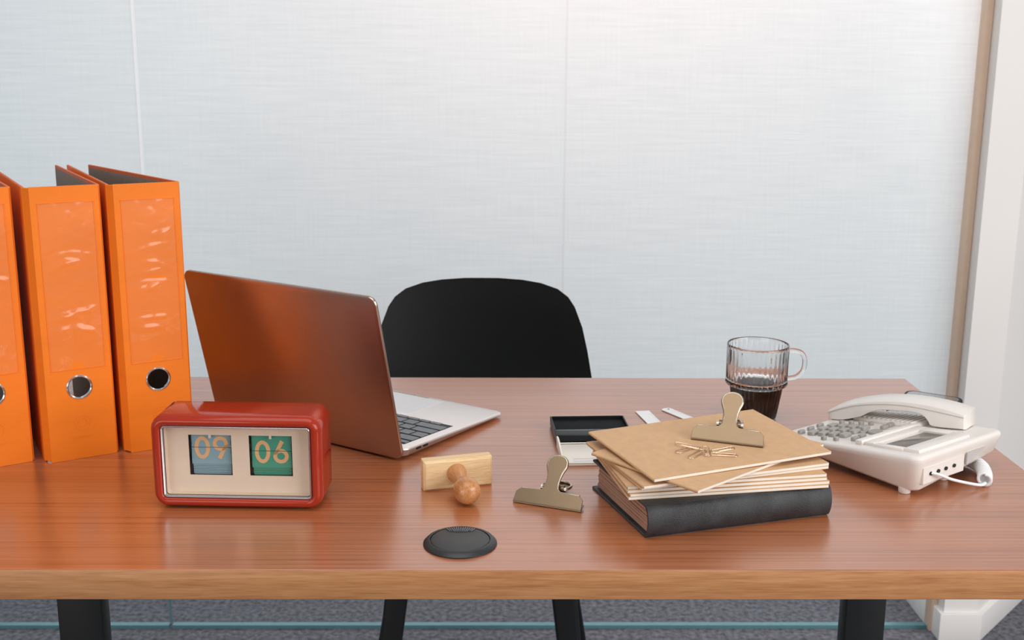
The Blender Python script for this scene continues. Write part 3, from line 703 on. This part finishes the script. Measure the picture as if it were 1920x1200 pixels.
# ------------------------------------------------------------------ ink pad
ik = thing('ink_pad', 'open stamp ink pad, black box behind and cream lid in front', 'ink pad', (0.0745, 1.2290, D), (0, 0, radians(3.0)))
IW = 0.094
bm = bmesh.new(); box(bm, 0, IW, 0.074, 0.152, 0.0015, 0.004, 0.001); bxo = obj('box_bottom', bm, 'ink_case', ik, 40)
for (a, b, c, d_) in ((0, 0.0022, 0.074, 0.152), (IW-0.0022, IW, 0.074, 0.152), (0.0022, IW-0.0022, 0.1498, 0.152), (0.0022, IW-0.0022, 0.074, 0.0762)):
    boxo('box_wall', 'ink_case', bxo, a, b, c, d_, 0.004, 0.0125, 0.0006, 1)
boxo('foam', 'ink_black', ik, 0.0024, IW-0.0024, 0.103, 0.1496, 0.004, 0.0085, 0.0008)
boxo('divider', 'grey_line', ik, 0.0024, IW-0.0024, 0.1005, 0.1028, 0.004, 0.0105, 0.0005, 1)
bm = bmesh.new(); box(bm, 0, IW, 0.0, 0.070, 0.0, 0.0030, 0.001); ld = obj('lid', bm, 'tray', ik, 40)
for (a, b) in ((0, 0.0022), (IW-0.0022, IW)):
    bm = bmesh.new(); prism(bm, [(0.0, 0.003), (0.070, 0.003), (0.072, 0.0125), (0.064, 0.0135), (0.045, 0.0120), (0.012, 0.0075), (0.0, 0.0045)], a, b, 0.0005, 1, axis='x'); obj('lid_wall', bm, 'tray', ld, 40)
boxo('lid_wall', 'tray', ld, 0.0022, IW-0.0022, 0.0, 0.0022, 0.003, 0.0042, 0.0005, 1)
boxo('latch_recess', 'white_plastic', ld, 0.014, 0.042, 0.0075, 0.0140, 0.003, 0.0037, 0.0003, 1)
boxo('latch_lip', 'tray', ld, 0.014, 0.042, 0.0140, 0.0165, 0.003, 0.0046, 0.0004, 1)
bm = bmesh.new(); tube(bm, [(0.003, 0.0720, 0.0030), (IW-0.003, 0.0720, 0.0030)], 0.0014, 8); obj('hinge', bm, 'steel', ik, 50)

# ------------------------------------------------------------------ rulers
def ruler(x, y, ang, wd, ln, rnd, label):
    bm = bmesh.new()
    pts = [(0, 0), (ln, 0), (ln, wd), (0, wd)] if not rnd else [(0.004, 0), (ln, 0), (ln, wd), (0.004, wd), (0.0012, wd*0.85), (0, wd/2), (0.0012, wd*0.15)]
    prism(bm, pts, 0.0004, 0.0016, 0.0003, 1)
    t = thing('ruler', label, 'ruler', (x, y, D), (0, 0, radians(ang)), 'short white rulers by the notebooks')
    bl_ = obj('blade', bm, 'white_plastic', t, 30)
    for i in range(24):
        boxo('tick_mark', 'joint_grey', bl_, 0.014+0.0035*i, 0.0144+0.0035*i, wd-0.0035 if i % 5 else wd-0.0055, wd-0.0004, 0.0016, 0.00168)
    if rnd:
        bm = bmesh.new(); loft(bm, [[(0.0065+0.0016*cos(2*pi*i/16), wd*0.62+0.0016*sin(2*pi*i/16), zz_) for i in range(16)] for zz_ in (0.0012, 0.00168)]); obj('hang_hole', bm, 'black', bl_)
ruler(0.1823, 1.4388, -80, 0.0192, 0.115, False, 'white square ended ruler sticking out from behind the notebooks')
ruler(0.2165, 1.4490, -60, 0.0150, 0.105, True, 'white ruler with rounded end and hanging hole beside the mug')

# ------------------------------------------------------------------ glass mug and coffee
mg = thing('glass_mug', 'clear ribbed two tier glass mug behind the notebooks', 'mug', (0.3360, 1.4180, D))
def flute(r, z, a):
    if r < 0.02: return r
    k = 0.0 if (z > 0.0945 or 0.0450 < z < 0.0500 or z < 0.003) else 1.0
    return r - k*0.0011*(0.5+0.5*cos(36*a))
R1, R2, RB = 0.0397, 0.0340, 0.0272
outer = [(0.0001, 0.0), (RB-0.003, 0.0), (RB, 0.0020), (RB+0.0008, 0.0045)]+[(RB+0.0008+(R2-RB-0.0008)*i/6, 0.0045+0.0375*i/6) for i in range(1, 7)]+[(R2+0.0010, 0.0450), (R1-0.0006, 0.0462), (R1+0.0002, 0.0480), (R1+0.0001, 0.0500), (R1-0.0004, 0.0525), (R1-0.0004, 0.065), (R1-0.0002, 0.080), (R1, 0.0935), (R1, 0.0950), (R1-0.0001, 0.0985), (R1-0.0008, 0.0993)]
inner = [(R1-0.0018, 0.0988), (R1-0.0024, 0.0960), (R1-0.0026, 0.0800), (R1-0.0028, 0.0560), (R1-0.0036, 0.0520), (R2-0.0018, 0.0490), (R2-0.0028, 0.0440), (R2-0.0034, 0.035), (RB-0.0016, 0.0095), (RB-0.004, 0.0065), (0.0001, 0.0060)]
bm = bmesh.new()
ro = lathe(bm, outer, 240, flute); ri = lathe(bm, inner, 240)
loft(bm, ro+ri)
obj('cup', bm, 'glass', mg, 50)
bm = bmesh.new()
hp_ = catmull([(R1-0.0010, 0, 0.0905), (R1+0.006, 0, 0.0912), (R1+0.0155, 0, 0.0885), (R1+0.0205, 0, 0.080), (R1+0.0195, 0, 0.066), (R1+0.0120, 0, 0.0570), (R1+0.004, 0, 0.0545), (R1-0.0010, 0, 0.0540)], 6)
tube(bm, [(p.x, p.y, p.z) for p in hp_], 0.0036, 14, flat=0.85); obj('handle', bm, 'glass', mg, 60, rot=(0, 0, radians(-4)))
bm = bmesh.new(); ci = [(RB-0.0038, 0.0062), (RB-0.0014, 0.0095), (R2-0.0032, 0.035), (R2-0.0027, 0.0430), (R2-0.0026, 0.0438)]
loft(bm, lathe(bm, ci, 64))
cf = obj('coffee', bm, 'coffee', None, 40, (0.3360, 1.4180, D)); tag(cf, 'black coffee filling the lower tier of the glass mug', 'coffee')

# ------------------------------------------------------------------ desk telephone
# local x runs from the back (jack) end to the low keypad end, local y from the near side to the far side
PHL, PHW = 0.192, 0.166
ph = thing('desk_telephone', 'ivory corded desk telephone with grey keys at the right', 'telephone', (0.4425, 1.127, D), (0, 0, math.atan2(0.809, -0.588)))
ph.scale = (1, -1, 1) if False else (1, 1, 1)
def zt(t): return 0.0470-0.1316*t
# right-handed local frame: y points to -e2, so far side is at negative y
def L3(t, s, z): return (t, -s, z)
def zb(t, s):
    a = 0.0045 if t < 0.035 else (0.0045+0.0080*sin(min(1, (t-0.035)/0.055)*pi/2) if t < 0.13 else 0.0125-0.004*(t-0.13)/0.06)
    f = max(0.0, (s-0.085)/(PHW-0.085)); back = max(0.0, 1-t/0.14)
    return a + 0.024*f*f*back
outl = rr(PHL, PHW, 0.012, 6, PHL/2, PHW/2)
def pin(p, d): return (PHL/2+(p[0]-PHL/2)*(1-2*d/PHL), PHW/2+(p[1]-PHW/2)*(1-2*d/PHW))
bm = bmesh.new(); rg = []
for d_, f in ((0.020, lambda t, s: min(zb(t, s)+0.001, zt(t)-0.006)), (0.008, lambda t, s: min(zb(t, s), zt(t)-0.006)), (0.0035, lambda t, s: min(zb(t, s)+0.004, zt(t)-0.0055)), (0.0005, lambda t, s: zt(t)-0.009+0.003*max(0, (t-0.15)/0.04)), (-0.0006, lambda t, s: zt(t)-0.0045), (0.0006, lambda t, s: zt(t)-0.0016), (0.0030, lambda t, s: zt(t)-0.0002), (0.0050, lambda t, s: zt(t))):
    rg.append([L3(q[0], q[1], f(q[0], q[1])) for q in (pin(p, d_) for p in outl)])
loft(bm, rg); body = obj('body', bm, 'phone', ph, 50)
for (t_, s_) in ((0.020, 0.010), (0.020, 0.080), (0.165, 0.02), (0.165, 0.14)):
    bm = bmesh.new(); zz_ = zb(t_, s_)+0.003; cx, cy, _ = L3(t_, s_, 0)
    loft(bm, [[(cx+r_*cos(2*pi*i/20), cy+r_*sin(2*pi*i/20), h_) for i in range(20)] for r_, h_ in ((0.0052, 0.0), (0.0064, 0.001), (0.0068, zz_))]); obj('foot', bm, 'phone', ph, 50)
topf = bpy.data.objects.new('top_deck', None); COL.objects.link(topf); topf.parent = ph; topf.location = (0, 0, 0.047); topf.rotation_euler = (0, math.atan(0.1316), 0)
kp = bpy.data.objects.new('keypad', None); COL.objects.link(kp); kp.parent = ph; kp.location = L3(0.138, 0.056, zt(0.138)); kp.rotation_euler = Euler((0, math.atan(0.1316), 0)); kp.rotation_euler = (Matrix.Rotation(math.atan(0.1316), 3, 'Y') @ Matrix.Rotation(radians(7), 3, 'Z')).to_euler()
pk_mesh = {}
def pkey(t_, s_, dt, ds, hh=0.0042, r_=0.45):
    kk = (dt, ds, hh)
    if kk not in pk_mesh:
        bm = bmesh.new(); o1 = rr(dt, ds, min(dt, ds)*r_, 4); o2 = [(x*0.86, y*0.90) for x, y in o1]
        loft(bm, [[(x, y, -0.001) for x, y in o1], [(x, y, hh*0.7) for x, y in o1], [(x, y, hh) for x, y in o2]])
        o_ = obj('key', bm, 'phone_key', kp, 40); pk_mesh[kk] = o_.data
    else: o_ = link(bpy.data.objects.new('key', pk_mesh[kk]), kp)
    o_.location = (t_-0.138, -(s_-0.056), 0)
for j in range(3):
    for i in range(4): pkey(0.1590-0.0125*i, 0.0270+0.0212*j+0.0022*i, 0.0094, 0.0160, r_=0.30)
for i in range(4): pkey(0.1595-0.0112*i, 0.0905+0.0030*i, 0.0058, 0.0066)
for j in range(3): pkey(0.1735, 0.0240+0.0205*j, 0.0052, 0.0115)
pkey(0.1345, 0.0090, 0.0058, 0.0066); pkey(0.1205, 0.0118, 0.0058, 0.0066)
for s_ in (0.0235, 0.0385, 0.0895, 0.1035): pkey(0.1030, s_, 0.0068, 0.0125)
pkey(0.1010, 0.0650, 0.0140, 0.0190, 0.0032, 0.48); pkey(0.1118, 0.0610, 0.0062, 0.0160, 0.0022)
# display: raised frame around a sunken screen
def deckbox(name, mat, par, t0, t1, s0, s1, z0, z1, bev=0.0008):
    return boxo(name, mat, par, t0, t1, -s1, -s0, z0, z1, bev)
fr_ = deckbox('display_frame', 'phone', topf, 0.0795, 0.0895, 0.012, 0.118, -0.001, 0.0055, 0.002)
deckbox('frame_bar', 'phone', topf, 0.0660, 0.0800, 0.016, 0.116, -0.001, 0.0035, 0.0012)
deckbox('frame_bar', 'phone', topf, 0.0100, 0.0300, 0.016, 0.112, -0.001, 0.0035, 0.0012)
deckbox('frame_bar', 'phone', topf, 0.0290, 0.0670, 0.100, 0.116, -0.001, 0.0035, 0.0012)
deckbox('frame_bar', 'phone', topf, 0.0290, 0.0670, 0.014, 0.023, -0.001, 0.0030, 0.0010)
deckbox('display', 'lcd', topf, 0.0305, 0.0600, 0.024, 0.099, -0.0005, 0.0012, 0.0003)
# speaker slots
cr_ = deckbox('cradle_hump', 'phone', topf, 0.080, 0.168, 0.112, 0.158, -0.002, 0.0050, 0.003)
for i in range(12): deckbox('speaker_rib', 'phone', topf, 0.086+0.0064*i, 0.0890+0.0064*i, 0.114, 0.156, 0.004, 0.0066, 0.0006)
# back end: jack plate with sockets
for i, s_ in enumerate((0.0250, 0.0385, 0.0525, 0.0680)):
    bm = bmesh.new(); r0, r1_ = 0.0021, 0.0021
    loft(bm, [[(x_, -s_+r0*cos(2*pi*k_/14)*1.25, 0.0245+r0*sin(2*pi*k_/14)) for k_ in range(14)] for x_ in (-0.0012, 0.004)])
    obj('socket', bm, 'black' if i else 'smart_frame', ph, 40)
boxo('jack_plate', 'phone', ph, 0.0000, 0.004, -0.088, -0.012, 0.0140, 0.0330, 0.0005, 1)
bm = bmesh.new(); prism(bm, [(-0.092, 0.020), (-0.128, 0.034), (-0.098, 0.034), (-0.092, 0.034)], -0.0005, 0.002, axis='x'); obj('label_patch', bm, 'grey_plate', ph)
# handset
HS = Vector((0.0304, -0.1345, 0.0428)); HE = Vector((0.1913, -0.0971, 0.0216)); hx = (HE-HS).normalized(); hy = Vector((0, 0, 1)).cross(hx).normalized(); hz_ = hx.cross(hy)
hs = bpy.data.objects.new('handset', None); COL.objects.link(hs); hs.parent = ph
hs.matrix_local = Matrix.Translation(HS) @ Matrix((hx, hy, hz_)).transposed().to_4x4()
topc = [(-0.0005, 0.0190), (0.012, 0.0228), (0.030, 0.0264), (0.052, 0.0292), (0.075, 0.0303), (0.100, 0.0291), (0.125, 0.0254), (0.145, 0.0205), (0.160, 0.0150), (0.1675, 0.0112)]
botc = [(0.1675, 0.0005), (0.150, 0.0008), (0.1262, 0.0065), (0.1140, 0.0125), (0.099, 0.0165), (0.073, 0.0172), (0.057, 0.0168), (0.0460, 0.0140), (0.0390, 0.0065), (0.034, 0.0015), (0.0, 0.0008)]
HWd = 0.0415
bm = bmesh.new()
prof = [(p.x, p.y, 1.0) for p in catmull([(x, z_, 0) for x, z_ in topc], 3)]+[(p.x, p.y, -0.35) for p in catmull([(x, z_, 0) for x, z_ in botc], 3)]
cx_ = 0.083
def hpr(d, y): # inset profile
    return [(cx_+(x-cx_)*(1-2*d/0.168), y, z_-d*k_) for x, z_, k_ in prof]
loft(bm, [hpr(0.0042, 0.0), hpr(0.0016, -0.0012), hpr(0.0, -0.0045), hpr(0.0, -HWd+0.0045), hpr(0.0016, -HWd+0.0012), hpr(0.0042, -HWd)])
for v in bm.verts: v.co.y = -abs(v.co.y)
obj('handset_shell', bm, 'phone', hs, 38)
bm = bmesh.new(); crs = catmull([(0.0005, 0, 0.0152), (0.035, 0, 0.0208), (0.066, 0, 0.0246), (0.0986, 0, 0.0244), (0.1322, 0, 0.0200), (0.1660, 0, 0.0098)], 6)
tube(bm, [(p.x, 0.0, p.z) for p in crs], 0.00045, 6); obj('seam', bm, 'grey_plate', hs, 60)
# cords
def wpt(px, py, pz): return ph.matrix_world.inverted() @ Vector((px, py, pz))
bpy.context.view_layer.update()
bm = bmesh.new()
cp = catmull([wpt(0.4625, 1.1425, D+0.0250), wpt(0.4720, 1.1420, D+0.0230), wpt(0.4890, 1.1490, D+0.0150), wpt(0.5118, 1.1570, D+0.0075), wpt(0.5260, 1.1600, D+0.0045), wpt(0.5330, 1.1650, D+0.0050)], 6)
tube(bm, cp, 0.0021, 8, flat=0.8); obj('line_cord', bm, 'white_plastic', ph, 60)
path = catmull([(0.5316, 1.1640, D+0.0085), (0.5395, 1.1834, D+0.0090), (0.5440, 1.2050, D+0.0095), (0.5410, 1.2261, D+0.0095), (0.5300, 1.2440, D+0.0095), (0.5180, 1.2560, D+0.0095)], 10)
coil = []; NT_ = 24; npt = 14*NT_
acc = [0.0]
for a, b in zip(path, path[1:]): acc.append(acc[-1]+(b-a).length)
for i in range(npt+1):
    d_ = acc[-1]*i/npt; kk = max(j for j in range(len(acc)-1) if acc[j] <= d_+1e-9); f = (d_-acc[kk])/max(1e-9, acc[kk+1]-acc[kk])
    p = path[kk].lerp(path[kk+1], f); tg_ = (path[kk+1]-path[kk]).normalized(); n1_ = Vector((0, 0, 1)); b1 = tg_.cross(n1_).normalized(); n1_ = b1.cross(tg_)
    th_ = 2*pi*NT_*i/npt; rc = 0.0066
    coil.append(wpt(*(p+n1_*(rc*cos(th_))+b1*(rc*sin(th_)))))
bm = bmesh.new(); tube(bm, coil, 0.0017, 7); obj('coiled_cord', bm, 'white_plastic', ph, 60)

# ------------------------------------------------------------------ smartphone at the back corner
a = radians(math.degrees(math.atan2(1.4792-1.5207, 0.6361-0.5718)))
sm = thing('smartphone', 'dark smartphone lying flat at the desk edge behind the telephone', 'smartphone', (0.6040-0.072*sin(-a), 1.5000-0.072*cos(a), D), (0, 0, a))
bm = bmesh.new(); o1 = rr(0.0755, 0.150, 0.011, 6)
def sc(pts_, d): return [(x*(1-2*d/0.0755), y*(1-2*d/0.150)) for x, y in pts_]
loft(bm, [[(x, y, z_) for x, y in sc(o1, d)] for d, z_ in ((0.0015, 0.0), (0.0, 0.0018), (0.0, 0.0066), (0.0010, 0.0080))]); obj('case', bm, 'smart_frame', sm, 40)
bm = bmesh.new(); loft(bm, [[(x, y, z_) for x, y in sc(o1, 0.0042)] for z_ in (0.0079, 0.0082)]); obj('screen', bm, 'glass_black', sm)
